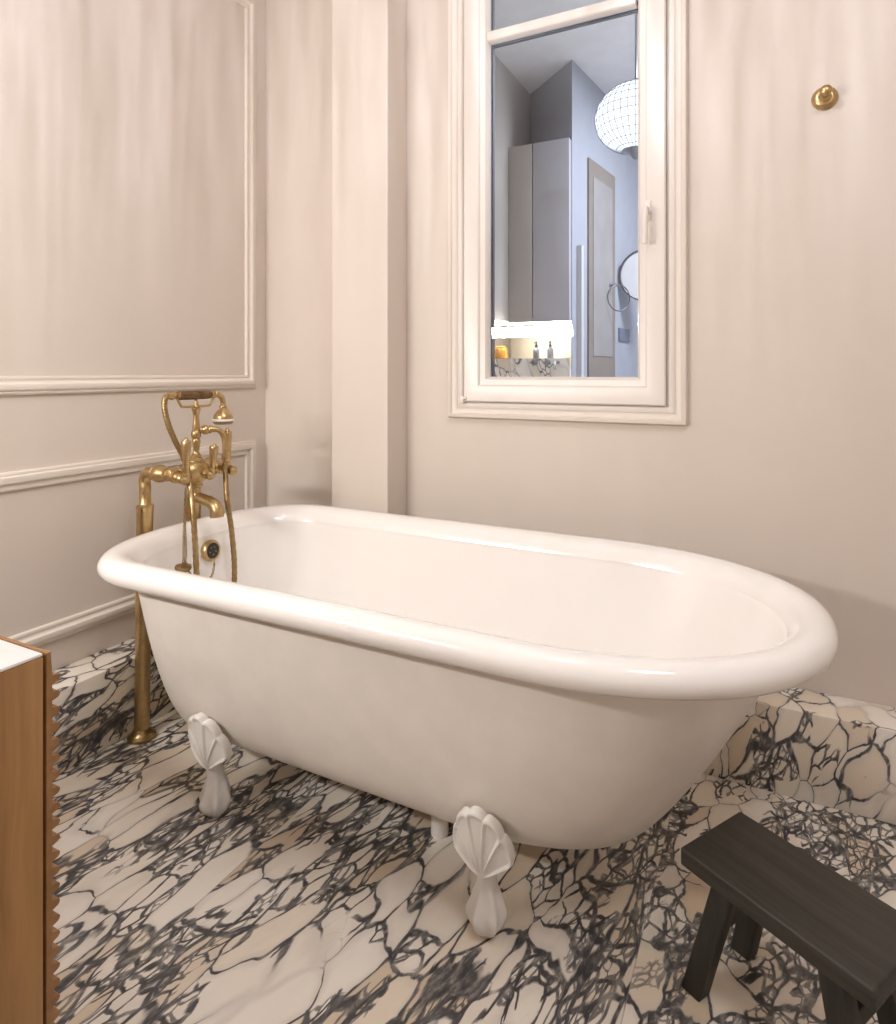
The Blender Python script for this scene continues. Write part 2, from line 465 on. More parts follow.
def leg_bm(sy):
    """ball-and-claw cabriole foot; local origin on the floor below the neck, front towards -Y*sy"""
    bm = bmesh.new(); n = 48; L = 46; rings = []
    keys = [(0.0, .012, .010, .000), (.006, .022, .020, .0), (.018, .031, .030, -.002), (.036, .036, .036, -.003), (.055, .034, .035, .000), (.074, .0265, .028, .002),
            (.092, .0205, .022, .002), (.126, .0190, .020, -.004), (.155, .025, .020, -.012), (.185, .030, .014, -.018), (.210, .030, .012, -.022), (.240, .028, .010, -.026)]
    def interp(z):
        for (z0, *a), (z1, *b) in zip(keys[:-1], keys[1:]):
            if z <= z1:
                t = (z-z0)/(z1-z0); return [p+(q-p)*t for p, q in zip(a, b)]
        return list(keys[-1][1:])
    for i in range(L+1):
        z = .240*i/L
        w, d, y = interp(z)
        # smooth the piecewise profile
        w2, d2, y2 = interp(min(z+.008, .24)); w0, d0, y0 = interp(max(z-.008, 0))
        w, d, y = (w+w2+w0)/3, (d+d2+d0)/3, (y+y2+y0)/3
        rg = []
        for k in range(n):
            a = 2*PI*k/n
            claw = 0.0
            if z < .100:
                f = min(1, z/.02)*min(1, (.100-z)/.03)
                claw = f*(.0075*(.5+.5*math.cos(6*(a-PI/2-.22)))**1.6 - .003)*(1+.3*math.cos(z*150))
            fr = 1+claw/.03
            rg.append(Vector((w*fr*math.cos(a), sy*(y-d*fr*math.sin(a)), z)))
        rings.append(rg)
    loft(bm, rings)
    # bracket reaching back to the belly
    pr = []
    for y, z, w, h in ((-.012, .195, .024, .026), (.005, .178, .020, .018), (.035, .160, .014, .010), (.075, .148, .008, .006)):
        pr.append([Vector((w*math.cos(a), sy*y, z+h*math.sin(a))) for a in [2*PI*k/16 for k in range(16)]])
    loft(bm, pr)
    return bm

def shell_bm(sy):
    bm = bmesh.new(); NL = 5; A = 120; R = 34
    pm = math.radians(84)
    front = []; back = []
    for i in range(A+1):
        s = -1+2*i/A                      # across the fan
        ph = s*pm
        lobe = (s+1)/2*NL; fr = lobe-math.floor(min(lobe, NL-1e-6)); q = 2*fr-1   # -1..1 inside a lobe
        scal = 1-.05*abs(q)**2.4
        rowf = []; rowb = []
        for j in range(R+1):
            r = j/R
            x = .0655*scal*r*math.sin(ph)*(1-.25*(1-r)*abs(math.sin(ph)))
            zz = .122+.151*scal*r*(.30+.70*math.cos(ph)) - .012*r*(1-math.cos(ph))
            inner = min(1, max(0, (r-.05)/.35))*(1 if r < .90 else max(0, 1-(r-.90)/.05))
            panel = min(1, max(0, (1-abs(q))/.30)); panel = panel*panel*(3-2*panel)
            h = .0095*min(1, r*1.5+.45) - .0046*panel*inner + .0005*math.sin(r*75)*panel*inner
            if r > .96: h *= (1-((r-.96)/.04)**2*.5)
            zc = max(0, (zz-.12)/.16)
            yc = -.020-.036*min(1.1, zc)**.9 + 4.5*x*x
            rowf.append(Vector((x, sy*(yc-h), zz)))
            rowb.append(Vector((x*.97, sy*(yc+.012), zz)))
        front.append(rowf); back.append(rowb)
    loft(bm, front, closed=False, cap0=False, cap1=False)
    loft(bm, back, closed=False, cap0=False, cap1=False)
    # close the outer edge
    loft(bm, [[front[i][R], back[i][R]] for i in range(A+1)], closed=False, cap0=False, cap1=False)
    loft(bm, [front[0], back[0]], closed=False, cap0=False, cap1=False)
    loft(bm, [front[A], back[A]], closed=False, cap0=False, cap1=False)
    bmesh.ops.remove_doubles(bm, verts=bm.verts[:], dist=1e-5)
    return bm
for fx, sy in ((-.505, 1), (-1.240, 1), (-.505, -1), (-1.240, -1)):
    lg = obj('foot', leg_bm(sy), M['foot'], tub, angle=60)
    lg.location = (fx+.776, (-.861+.6165)*sy, 0)
    obj('shell_crest', shell_bm(sy), M['foot'], lg, angle=60)
# overflow on the tap end
bm = bmesh.new(); oc = Vector((-1.548, -.592, .55))+TO; oax = Vector((1, .0, .10)).normalized()
lathe(bm, oc-oax*.020, oax, [(0, .028), (.018, .033), (.024, .033), (.028, .0305), (.029, .0245), (.026, .0235), (.024, .0)], 36)
of = obj('overflow', bm, M['brass'], tub)
bm = bmesh.new(); lathe(bm, oc+oax*.003, oax, [(0, .0235), (.004, .0235), (.0045, .001)], 30)
gr = obj('grille', bm, M['black'], of)
for k in range(5):
    a = 2*PI*k/5+.3
    bm = bmesh.new(); d_, u_, v_ = basis(oax)
    lathe(bm, oc+oax*.006+u_*(.012*math.cos(a))+v_*(.012*math.sin(a)), oax, [(0, .003), (.003, .0025), (.0035, .0005)], 10)
    bm2 = bm
    me = bpy.data.meshes.new('grille_hole'); 
    if k == 0: acc = bmesh.new()
    bm2.to_mesh(me); acc.from_mesh(me); bm2.free(); bpy.data.meshes.remove(me)
obj('grille_studs', acc, M['brassd'], of)
# waste pipe under the belly
bm = bmesh.new(); lathe(bm, Vector((-.713, -.665, 0))+TO, (0, 0, 1), [(0, .021), (.145, .021)], 24)
obj('waste_pipe', bm, M['foot'], tub)

# ------------------------------------------------------------------ brass bath tap on two standpipes
tap = empty('bath_tap', (-1.70, -.63, 0))
tag(tap, 'aged brass freestanding bath tap on two floor standpipes behind the bathtub', 'tap')
A0 = Vector((1.70, .63, 0))
def TP(x, y, z): return Vector((x, y, z))+A0
ZB = .800
for py in (-.72, -.54):
    bm = bmesh.new()
    lathe(bm, TP(-1.698, py, 0), (.015, 0, .735), [(0.0, .022), (.02, .0215), (.36, .0215), (.372, .0235), (.376, .0235), (.38, .0225), (.690, .0235), (.693, .0245), (.700, .0245), (.703, .0195), (.707, .0165), (.74, .0165)])
    tube(bm, [TP(-1.683, py, .735), TP(-1.683, py, .755), TP(-1.686, py, .774), TP(-1.678, py, .792), TP(-1.67, py, ZB-.001), TP(-1.645, py, ZB)], .0165, 18)
    sp = obj('standpipe', bm, M['brass'], tap)
    bm = bmesh.new(); lathe(bm, TP(-1.698, py, 0), (0, 0, 1), [(0, .040), (.004, .041), (.008, .040), (.013, .033), (.018, .027), (.026, .0245), (.030, .0225)], 32)
    obj('floor_flange', bm, M['brassd'], sp)
    bm = bmesh.new(); lathe(bm, TP(-1.648, py, ZB), (1, 0, 0), [(0, .017), (.003, .021), (.010, .0215), (.013, .019), (.018, .024), (.030, .0265), (.042, .0245), (.055, .018), (.058, .0175), (.060, .0205), (.066, .0205), (.068, .016), (.082, .016)], 28)
    obj('union_nut', bm, M['brass'], tap)
bm = bmesh.new()
lathe(bm, TP(-1.57, -.735, ZB), (0, 1, 0), [(0, .010), (.003, .017), (.012, .019), (.030, .019), (.034, .0225), (.040, .0225), (.044, .017), (.060, .018), (.070, .027), (.085, .034), (.105, .037), (.125, .034), (.140, .027), (.150, .018), (.166, .017), (.170, .0225), (.176, .0225), (.180, .019), (.198, .019), (.207, .017), (.210, .010)], 30)
lathe(bm, TP(-1.57, -.63, ZB+.02), (0, 0, 1), [(0, .028), (.012, .027), (.018, .020), (.022, .0155), (.026, .0155)], 24)
lathe(bm, TP(-1.57, -.63, ZB-.02), (0, 0, -1), [(0, .026), (.010, .024), (.016, .0175), (.020, .0175), (.022, .020), (.027, .020), (.030, .015)], 24)
obj('valve_body', bm, M['brass'], tap)
# three lever handles
for hy, hx, hz, ln, ty, tx in ((-.72, -1.508, ZB-.012, .118, 0.0, 0.0), (-.54, -1.53, ZB-.006, .125, -.004, .0), (-.628, -1.505, ZB-.010, .090, .006, .006)):
    bm = bmesh.new()
    lathe(bm, TP(-1.572, hy, ZB), (hx+1.572, 0, hz-ZB), [(0, .016), (.016, .016), (.018, .0195), (.025, .0195), (.027, .014), (.036, .0125), (.040, .015), (.046, .015), (.050, .0125), (.054, .0125), (.058, .0145), (.066, .0145), (.070, .010), (.073, .0075), (.0745, .001)], 22)
    lv = obj('lever_handle', bm, M['brass'], tap)
    bm = bmesh.new()
    lathe(bm, TP(hx, hy, hz+.006), (tx, ty, .118), [(0, .006), (.006, .0095), (.011, .0095), (.014, .0065), (.022, .0075), (.026, .0085), (ln*.55, .0112), (ln*.8, .0134), (ln*.88, .0138), (ln*.915, .0122), (ln*.925, .0075), (ln*.955, .0066), (ln*.985, .004), (ln, .001)], 20)
    obj('lever', bm, M['brass'], lv)
# riser, side outlet, cradle, spout
bm = bmesh.new()
RP = [(0, .013), (.004, .0155), (.008, .0155), (.011, .0115), (.016, .0105), (.030, .0125), (.045, .0145), (.052, .0145), (.056, .0115), (.060, .016), (.064, .0175), (.074, .0175), (.078, .016), (.082, .012), (.088, .0135), (.105, .0115), (.125, .0105), (.138, .0125), (.141, .0155), (.149, .0155), (.152, .010), (.156, .0085), (.163, .0085), (.168, .006), (.172, .006), (.176, .001)]
lathe(bm, TP(-1.57, -.63, ZB+.042), (0, 0, 1), [(t_, r_*.84) for t_, r_ in RP], 24)
obj('riser', bm, M['brass'], tap)
bm = bmesh.new()
od = Vector((.55, .83, .02)).normalized(); oc2 = TP(-1.57, -.63, .923)
lathe(bm, oc2, od, [(.010, .009), (.016, .009), (.019, .0130), (.025, .0150), (.031, .0145), (.036, .0110), (.038, .0125), (.043, .0125), (.045, .0095), (.050, .0095)], 20)
e0 = oc2+od*.048
tube(bm, [e0, e0+Vector((.010, .014, -.003)), e0+Vector((.018, .024, -.018)), e0+Vector((.022, .028, -.045)), e0+Vector((.023, .029, -.080))], .0085, 14)
lathe(bm, e0+Vector((.023, .029, -.078)), (0, 0, -1), [(0, .0115), (.014, .0115), (.016, .0095), (.022, .0095)], 16)
obj('side_outlet', bm, M['brass'], tap)
bm = bmesh.new()
ZCR = .995
for sgn in (-1, 1):
    tube(bm, [TP(-1.57, -.63, ZCR), TP(-1.57, -.63+sgn*.048, ZCR+.001), TP(-1.57, -.63+sgn*.058, ZCR+.008), TP(-1.57, -.63+sgn*.070, ZCR+.028)], .0038, 10, 5)
    tube(bm, [TP(-1.583, -.63+sgn*.072, ZCR+.044), TP(-1.580, -.63+sgn*.071, ZCR+.034), TP(-1.57, -.63+sgn*.070, ZCR+.028), TP(-1.560, -.63+sgn*.071, ZCR+.034), TP(-1.557, -.63+sgn*.072, ZCR+.044)], .0042, 10, 5)
obj('cradle', bm, M['brass'], tap)
bm = bmesh.new()
tube(bm, [TP(-1.57, -.63, ZB-.045), TP(-1.57, -.63, ZB-.070), TP(-1.563, -.63, ZB-.080), TP(-1.540, -.63, ZB-.085), TP(-1.510, -.63, ZB-.091), TP(-1.492, -.63, ZB-.100), TP(-1.484, -.63, ZB-.114), TP(-1.482, -.63, ZB-.132)], lambda t: .0135+.007*t, 20)
obj('spout', bm, M['brass'], tap)

# hand shower in its cradle, with the hose that hangs into the tub
hs = empty('hand_shower', (-1.57, -.63, 1.03))
tag(hs, 'aged brass telephone hand shower in the cradle above the tap, hose looping into the bathtub', 'hand shower')
H0 = Vector((1.57, .63, -1.03))
def HP(x, y, z): return Vector((x, y, z))+H0
ZH = 1.030
bm = bmesh.new()
lathe(bm, HP(-1.57, -.735, ZH), (0, 1, 0), [(0, .009), (.010, .0095), (.014, .012), (.020, .012), (.024, .0095), (.160, .0095), (.170, .012), (.176, .012), (.180, .009)], 20)
tube(bm, [HP(-1.57, -.557, ZH), HP(-1.57, -.542, ZH-.002), HP(-1.57, -.530, ZH-.010), HP(-1.57, -.524, ZH-.024), HP(-1.57, -.523, ZH-.040)], .0088, 14)
obj('handle', bm, M['brass'], hs)
bm = bmesh.new()
lathe(bm, HP(-1.57, -.700, ZH), (0, 1, 0), [(0, .0105), (.004, .0128), (.050, .0138), (.105, .0135), (.122, .0128), (.126, .0105)], 22)
obj('grip', bm, M['grip'], hs)
bm = bmesh.new()
lathe(bm, HP(-1.57, -.523, ZH-.036), (0, 0, -1), [(0, .010), (.003, .0125), (.007, .0125), (.010, .012), (.016, .0165), (.024, .0235), (.031, .028), (.038, .030), (.043, .030)], 32)
hh = obj('shower_head', bm, M['brass'], hs)
bm = bmesh.new(); lathe(bm, HP(-1.57, -.523, ZH-.079), (0, 0, -1), [(0, .030), (.002, .0335), (.006, .0335), (.008, .031)], 32)
obj('spray_rim', bm, M['rubber'], hh)
bm = bmesh.new(); lathe(bm, HP(-1.57, -.523, ZH-.087), (0, 0, -1), [(0, .0305), (.006, .030), (.009, .026), (.010, .001)], 32)
obj('spray_face', bm, M['brassd'], hh)
bm = bmesh.new()
hose = [(-1.57, -.732, 1.030), (-1.570, -.742, 1.020), (-1.568, -.744, .992), (-1.560, -.737, .945), (-1.548, -.722, .895), (-1.538, -.706, .855), (-1.530, -.696, .815), (-1.516, -.700, .775),
        (-1.485, -.716, .70), (-1.472, -.719, .60), (-1.470, -.714, .50), (-1.470, -.700, .42), (-1.471, -.670, .365), (-1.472, -.635, .345), (-1.472, -.595, .37), (-1.474, -.572, .44), (-1.476, -.568, .52), (-1.484, -.572, .62), (-1.498, -.576, .71)]
e1 = e0+Vector((.023, .029, -.098))-A0
hose += [(e1.x, e1.y, e1.z-.03), (e1.x, e1.y, e1.z)]
hose = [HP(*p) for p in hose]
PTS = smooth_path(hose, 14); NPT = len(PTS)
tube(bm, PTS, lambda t: .0082+.0005*math.sin(t*NPT*1.9), 12, smooth=False)
obj('hose', bm, M['brassd'], hs)

# plug hanging on its chain
pl = empty('bath_plug', (-1.50, -.735, .535))
tag(pl, 'small dark brass bath plug hanging on a chain below the near tap lever', 'plug')
P0 = Vector((1.50, .735, -.535))
def PP(x, y, z): return Vector((x, y, z))+P0
pcx, pcy, pcz = -1.503, -.735, .540
bm = bmesh.new(); lathe(bm, PP(pcx, pcy, pcz), (.10, .0, 1), [(-.006, .018), (0, .0225), (.004, .0235), (.008, .022), (.010, .012), (.013, .004), (.018, .004), (.019, .001)], 26)
torus(bm, PP(pcx+.002, pcy, pcz+.022), (1, .2, 0), .005, .0012, 16, 6)
obj('stopper', bm, M['brassd'], pl)
def chain(bm, pts, step=.0066):
    P = smooth_path(pts, 40); acc = 0; last = P[0]; k = 0
    for p, q in zip(P[:-1], P[1:]):
        acc += (q-p).length
        if acc >= step:
            acc = 0; d = (q-p).normalized(); _, u, v = basis(d)
            a = u if k % 2 else v; k += 1
            nrm = d.cross(a).normalized()
            m_, n_ = 5, 12
            ringv = []
            for i in range(n_):
                t = 2*PI*i/n_; e = d*(.0050*math.cos(t))+a*(.0030*math.sin(t))
                en = e.normalized()
                ringv.append([bm.verts.new(q+e+en*(.0011*math.cos(2*PI*j/m_))+nrm*(.0011*math.sin(2*PI*j/m_))) for j in range(m_)])
            for i in range(n_):
                A_, B_ = ringv[i], ringv[(i+1) % n_]
                for j in range(m_): bm.faces.new((A_[j], A_[(j+1) % m_], B_[(j+1) % m_], B_[j]))
ch = []
for pts in (
    [(-1.500, -.729, .770), (-1.501, -.731, .72), (-1.502, -.734, .62), (pcx+.002, pcy, pcz+.024)],
    [(pcx+.003, pcy+.003, pcz+.024), (-1.506, -.722, .575), (-1.506, -.726, .66), (-1.504, -.726, .735), (-1.502, -.726, .770)],
    [(pcx+.004, pcy+.004, pcz+.022), (-1.508, -.705, .515), (-1.514, -.665, .482), (-1.525, -.615, .478), (-1.536, -.594, .495), (-1.538, -.588, .518)]):
    bm = bmesh.new(); chain(bm, [PP(*p) for p in pts])
    c_ = obj('chain', bm, M['brassd'], pl); c_['kind'] = 'stuff'

# ------------------------------------------------------------------ stool
st_c = Vector((-.1525, -.806, 0)); lv_ = Vector((.862, -.507, 0)); wv_ = Vector((.507, .862, 0))
SL, SW, SH = .3175, .179, .25
ctr = st_c+lv_*SL/2+wv_*SW/2
stool = empty('step_stool', (ctr.x, ctr.y, 0), math.atan2(lv_.y, lv_.x))
tag(stool, 'low dark-stained wooden stool with splayed legs on the marble beside the bathtub', 'stool')
bm = bmesh.new(); box(bm, -SL/2, SL/2, -SW/2, SW/2, SH-.032, SH, .0045, 3)
obj('seat', bm, M['stool'], stool, angle=50)
def slant(bm, top, bot, a, b, bev=.003):
    """square post between two centres, a along length, b along width"""
    r0 = [(-a, -b), (a, -b), (a, b), (-a, b)]
    vs = loft(bm, [[Vector((bot[0]+x, bot[1]+y, bot[2])) for x, y in r0], [Vector((top[0]+x, top[1]+y, top[2])) for x, y in r0]])
    bmesh.ops.bevel(bm, geom=bm.edges[:], offset=bev, segments=2, affect='EDGES', profile=.5)
for sx in (-1, 1):
    for sy in (-1, 1):
        bm = bmesh.new()
        slant(bm, (sx*(SL/2-.072), sy*(SW/2-.034), SH-.030), (sx*(SL/2-.019), sy*(SW/2-.017), 0.0), .019, .0155)
        obj('leg', bm, M['stoolz'], stool, angle=50)
for sx in (-1, 1):
    bm = bmesh.new(); xx = sx*(SL/2-.054); box(bm, xx-.009, xx+.009, -SW/2+.03, SW/2-.03, .125, .155, .002)
    obj('stretcher', bm, M['stoolz'], stool, angle=50)

# ------------------------------------------------------------------ oak vanity
VX1, VY1, VZ = -.687, -1.605, .80
van = empty('vanity_cabinet', (-1.28, -1.93, 0))
tag(van, 'oak vanity cabinet with white top and horizontally reeded front at the left edge', 'vanity')
V0 = Vector((1.28, 1.93, 0))
def vb(bm, x0, x1, y0, y1, z0, z1, bev=0): box(bm, x0+V0.x, x1+V0.x, y0+V0.y, y1+V0.y, z0, z1, bev)
vx0, vy0 = -1.735, YF+.012
bm = bmesh.new()
vb(bm, VX1-.022, VX1, vy0, VY1-.0035, .0, VZ-.0005, .0015)
obj('side_panel', bm, M['oak'], van)
bm = bmesh.new(); vb(bm, vx0, vx0+.022, vy0, VY1-.004, 0, VZ-.0005, .0015); obj('side_panel', bm, M['oak'], van)
bm = bmesh.new(); vb(bm, vx0+.001, VX1-.001, vy0, VY1-.004, VZ+.0002, VZ+.0035, .0008); obj('worktop', bm, M['stonewhite'], van)
bm = bmesh.new(); vb(bm, vx0+.024, VX1-.024, vy0, vy0+.015, .02, VZ-.022); vb(bm, vx0+.024, VX1-.024, vy0+.016, VY1-.01, .06, .078); obj('carcass', bm, M['oakx'], van)
xm = (vx0+VX1)/2
for d0, d1 in ((vx0, xm-.0015), (xm+.0015, VX1)):
    bm = bmesh.new()
    prof = [(0, .008)]; z = .010; pitch = .0172; k = 0
    yb, yf = VY1-.0005, VY1+.0055
    pts = [(yb, .006)]; pts.append((yf, .006))
    while .006+(k+1)*pitch < VZ-.004:
        z0 = .006+k*pitch
        for a in range(7):
            t = a/6; ang = PI*t
            pts.append((yf+.0085*max(0.0, math.sin(ang))**.38, z0+.0035+(pitch-.007)*t))
        pts.append((yf, z0+pitch))
        k += 1
    pts.append((yf-.0015, VZ+.002)); pts.append((yb, VZ+.002))
    loft(bm, [[Vector((x, y, zz))+V0 for y, zz in pts] for x in (d0, d1)])
    obj('drawer_front', bm, M['oakx'], van, angle=30)

# ------------------------------------------------------------------ robe hook
hk = empty('robe_hook', (.119, 0, 1.843))
tag(hk, 'small round brass robe hook on the wall right of the window', 'hook')
bm = bmesh.new(); lathe(bm, (0, 0, 0), (0, -1, 0), [(0, .031), (.003, .032), (.006, .031), (.008, .028), (.009, .027), (.012, .024), (.014, .018)], 36)
obj('rosette', bm, M['brass'], hk)
bm = bmesh.new(); lathe(bm, (0, 0, 0), (0, -1, .05), [(.010, .0165), (.014, .0165), (.018, .012), (.026, .0095), (.036, .0095), (.042, .012), (.048, .0145), (.054, .0145), (.059, .011), (.061, .004), (.0615, .0005)], 28)
obj('peg', bm, M['brass'], hk)

# ------------------------------------------------------------------ reflection in the glass, built as an added space behind the pane
def prism(bm, poly, z0, z1):
    loft(bm, [[Vector((x, y, z0)) for x, y in poly], [Vector((x, y, z1)) for x, y in poly]])
Apt, Bpt, Cpt, Dpt = (-1.416, .13), (-1.416, 1.923), (-1.0435, 1.592), (-.86, 3.2)
bm = bmesh.new(); prism(bm, [(-1.70, .13), Apt, Bpt, (-1.70, 1.923)], 1.398, ZC); prism(bm, [(-1.70, .13), (-1.62, .13), (-1.62, 2.10), (-1.70, 2.10)], 0, 1.398)
struct('wall_alcove', bm, M['cabtan'], 'tan wall at the left inside the window view', 'wall')
bm = bmesh.new(); prism(bm, [(-1.62, 2.105), Cpt, Dpt, (-1.62, 3.2)], 0, ZC)
struct('wall_corner', bm, M['bluegrey'], 'blue grey projecting wall corner seen in the window glass', 'wall')
bm = bmesh.new(); box(bm, -1.70, 1.3, 3.2, 3.3, 0, ZC)
struct('wall_far', bm, M['bluegrey'], 'far blue grey wall seen in the window glass', 'wall')
bm = bmesh.new(); box(bm, 1.3, 1.4, .13, 3.3, 0, ZC)
struct('wall_far_side', bm, M['greywall'], 'grey side wall of the space seen in the window glass', 'wall')
bm = bmesh.new(); box(bm, -1.70, 1.4, .13, 3.3, ZC, ZC+.1)
struct('ceiling_far', bm, M['farceil'], 'grey ceiling seen in the window glass', 'ceiling')
bm = bmesh.new(); box(bm, -1.70, 1.4, .13, 3.3, -.1, 0)
struct('floor_far', bm, M['greywall'], 'grey floor of the space seen in the window glass', 'floor')

alc = lambda e: [(-1.615, 1.55), (-1.615, 2.095-e), (-1.0455, 1.588-e), (-1.0455, 1.55)]
cab = empty('wall_cabinet', (-1.23, 1.55, 1.396))
tag(cab, 'grey two-door wall cabinet above the lit niche seen in the window glass', 'cabinet')
bm = bmesh.new(); prism(bm, [(x+1.23, y-1.55) for x, y in [(-1.414, 1.56), (-1.414, 1.915), (-1.0455, 1.587), (-1.0455, 1.56)]], 0, 1.036); obj('body', bm, M['bluegrey'], cab, False)
for x0, x1, mk in ((-1.414, -1.268, 'cabtan'), (-1.262, -1.0455, 'cab')):
    bm = bmesh.new(); box(bm, x0+1.23, x1+1.23, -.008, .010, -.004, 1.04, .0015); obj('door', bm, M[mk], cab)
ctr_ = bmesh.new(); prism(ctr_, alc(.002), .80, 1.18)
tag(obj('washstand_ledge', ctr_, M['greymarble'], None, False), 'grey marble ledge below the lit niche seen in the window glass', 'ledge')
# LED strip under the cabinet
bm = bmesh.new(); box(bm, -1.60, -1.055, 1.560, 1.572, 1.382, 1.390)
M['led'] = emission('led_strip', (1.0, .90, .70), 150.0)
ls = obj('light_strip', bm, M['led'], cab, False); ls.location = (1.23, -1.55, -1.396)
M['cream'] = plain('cream_splashback', (.84, .77, .66), .5)
bm = bmesh.new(); prism(bm, [(-1.615, 2.092), (-1.0455, 1.586), (-1.0455, 1.578), (-1.615, 2.080)], 1.181, 1.394)
tag(obj('splashback', bm, M['cream'], None, False), 'brightly lit cream splashback behind the bottles in the window glass', 'splashback')
# bottles, bowl, taps
def bottle(px, py, lab):
    e = empty('soap_bottle', (px, py, 1.18)); tag(e, lab, 'bottle', 'bottles on the lit ledge')
    b_ = bmesh.new(); lathe(b_, (0, 0, 0), (0, 0, 1), [(0, .017), (.003, .019), (.050, .019), (.058, .014), (.062, .008), (.070, .008)], 20); obj('flask', b_, M['bottle'], e)
    b_ = bmesh.new(); lathe(b_, (0, 0, .070), (0, 0, 1), [(0, .010), (.012, .010), (.013, .004), (.024, .004), (.025, .009), (.030, .009)], 16); tube(b_, [(0, 0, .094), (0, -.02, .094), (0, -.03, .088)], .0035, 8); obj('pump', b_, M['black'], e)
bottle(-1.262, 1.60, 'grey pump bottle nearer the amber bowl on the lit ledge')
bottle(-1.176, 1.60, 'grey pump bottle farther from the amber bowl on the lit ledge')
bm = bmesh.new(); lathe(bm, (0, 0, 0), (0, 0, 1), [(0, .034), (.004, .040), (.03, .044), (.055, .040), (.066, .034), (.070, .036), (.076, .020), (.080, .004)], 28)
bw = tag(obj('amber_bowl', bm, M['amber']), 'amber lidded bowl on the lit ledge in the window glass', 'bowl'); bw.location = (-1.489, 1.602, 1.18)
tp2 = empty('basin_mixer', (-1.16, 1.549, 1.135)); tag(tp2, 'small steel wall mixer on the grey marble below the lit niche', 'tap')
bm = bmesh.new(); tube(bm, [(.05, 0, .02), (.05, -.05, .022), (.055, -.09, .01), (.058, -.10, -.02)], .008, 10); obj('spout', bm, M['steel'], tp2)
for hx in (-.09, -.01):
    bm = bmesh.new(); lathe(bm, (hx, 0, .02), (0, -1, 0), [(0, .016), (.006, .016), (.008, .009), (.035, .009), (.036, .013), (.046, .013), (.047, .002)], 16)
    tube(bm, [(hx-.022, -.04, .02), (hx+.022, -.04, .02)], .004, 8, 1); tube(bm, [(hx, -.04, -.002), (hx, -.04, .042)], .004, 8, 1)
    obj('cross_handle', bm, M['steel'], tp2)
# door in the projecting wall
cd = Vector((Dpt[0]-Cpt[0], Dpt[1]-Cpt[1], 0)); cl = cd.length; cdn = cd.normalized(); cn = Vector((cdn.y, -cdn.x, 0))   # normal towards +X
def CD(s, h, z): return Vector((Cpt[0], Cpt[1], 0))+cdn*s+cn*h+Vector((0, 0, z))
def cdbox(bm, s0, s1, h0, h1, z0, z1):
    loft(bm, [[CD(s0, h0, z), CD(s1, h0, z), CD(s1, h1, z), CD(s0, h1, z)] for z in (z0, z1)])
bm = bmesh.new(); cdbox(bm, .235, .705, .001, .012, 0.0, 2.40)
dr = tag(obj('door_1', bm, M['doorbrown'], None, False), 'tall brown door in the projecting wall seen in the window glass', 'door', kind='structure')
bm = bmesh.new(); cdbox(bm, .30, .64, .012, .016, 1.20, 2.30); obj('door_panel', bm, M['doorpanel'], dr, False)
bm = bmesh.new(); cdbox(bm, .07, .105, .0, .03, 0, 1.84)
tag(obj('trim_3', bm, M['greywall'], None, False), 'slim pale upright strip beside the brown door in the window glass', 'strip', kind='structure')
# towel ring, round mirror, switch plate
tr = empty('towel_ring', CD(.60, .012, 1.665)); tag(tr, 'thin dark towel ring on the brown door seen in the window glass', 'towel ring')
bm = bmesh.new(); lathe(bm, (0, 0, 0), cn, [(0, .02), (.006, .02), (.008, .009), (.05, .009)], 16); obj('rosette', bm, M['steel'], tr)
bm = bmesh.new(); torus(bm, (cn.x*.05+.01, cn.y*.05, -.085), (.75, -.66, 0), .085, .0036, 36, 8); obj('ring', bm, M['darksteel'], tr)
mr = empty('shaving_mirror', (-.774, 2.418, 1.752)); tag(mr, 'round wall mirror on an arm partly behind the window sash', 'mirror')
bm = bmesh.new(); torus(bm, (0, 0, 0), (.3, -1, 0), .17, .008, 48, 8); obj('frame', bm, M['darksteel'], mr)
bm = bmesh.new(); lathe(bm, (0, 0, 0), (.3, -1, 0), [(-.004, .168), (.0, .168), (.001, .001)], 40); obj('mirror_glass', bm, M['greywall'], mr)
bm = bmesh.new(); tube(bm, [(0, 0, 0), (-.10, .05, -.02), (-.185, .06, -.02)], .008, 8); obj('arm', bm, M['steel'], mr)
bm = bmesh.new(); cdbox(bm, .80, 1.02, .0, .010, 1.31, 1.40)
M['plate'] = plain('dark_plate', (.11, .14, .20), .4)
tag(obj('switch_plate', bm, M['plate'], None, False), 'dark rectangular wall plate low on the right in the window glass', 'plate')

# globe pendant
pd = empty('pendant_lamp', (-.621, 1.262, 2.37)); tag(pd, 'glowing white beaded globe pendant lamp seen in the window glass', 'lamp')
M['globe'] = emission('lit_beads', (.95, .97, 1.0), 2.2)
RX, RZ = .200, .172
def gp(th, ph, s=1.0): return Vector((RX*s*math.sin(th)*math.cos(ph), RX*s*math.sin(th)*math.sin(ph), RZ*s*math.cos(th)))
bm = bmesh.new()
loft(bm, [[gp(.28+(PI-.28-.36)*i/28, 2*PI*k/48) for k in range(48)] for i in range(29)], cap0=False, cap1=False)
obj('globe_shade', bm, M['globe'], pd)
for k in range(36):
    bm = bmesh.new(); ph = 2*PI*k/36
    tube(bm, [gp(.25+(PI-.25-.34)*i/20, ph, 1.006) for i in range(21)], .0018, 6, 1); obj('wire_rib', bm, M['steel'], pd)
for i in range(10):
    th = .42+(PI-.42-.50)*i/9; bm = bmesh.new()
    torus(bm, (0, 0, RZ*1.006*math.cos(th)), (0, 0, 1), RX*1.006*math.sin(th), .0017, 48, 6); obj('wire_hoop', bm, M['steel'], pd)
bm = bmesh.new(); lathe(bm, (0, 0, RZ*math.cos(PI-.36)+.004), (0, 0, -1), [(0, .075), (.004, .07), (.02, .035), (.03, .025), (.045, .016), (.05, .002)], 24); obj('bottom_cap', bm, M['steel'], pd)
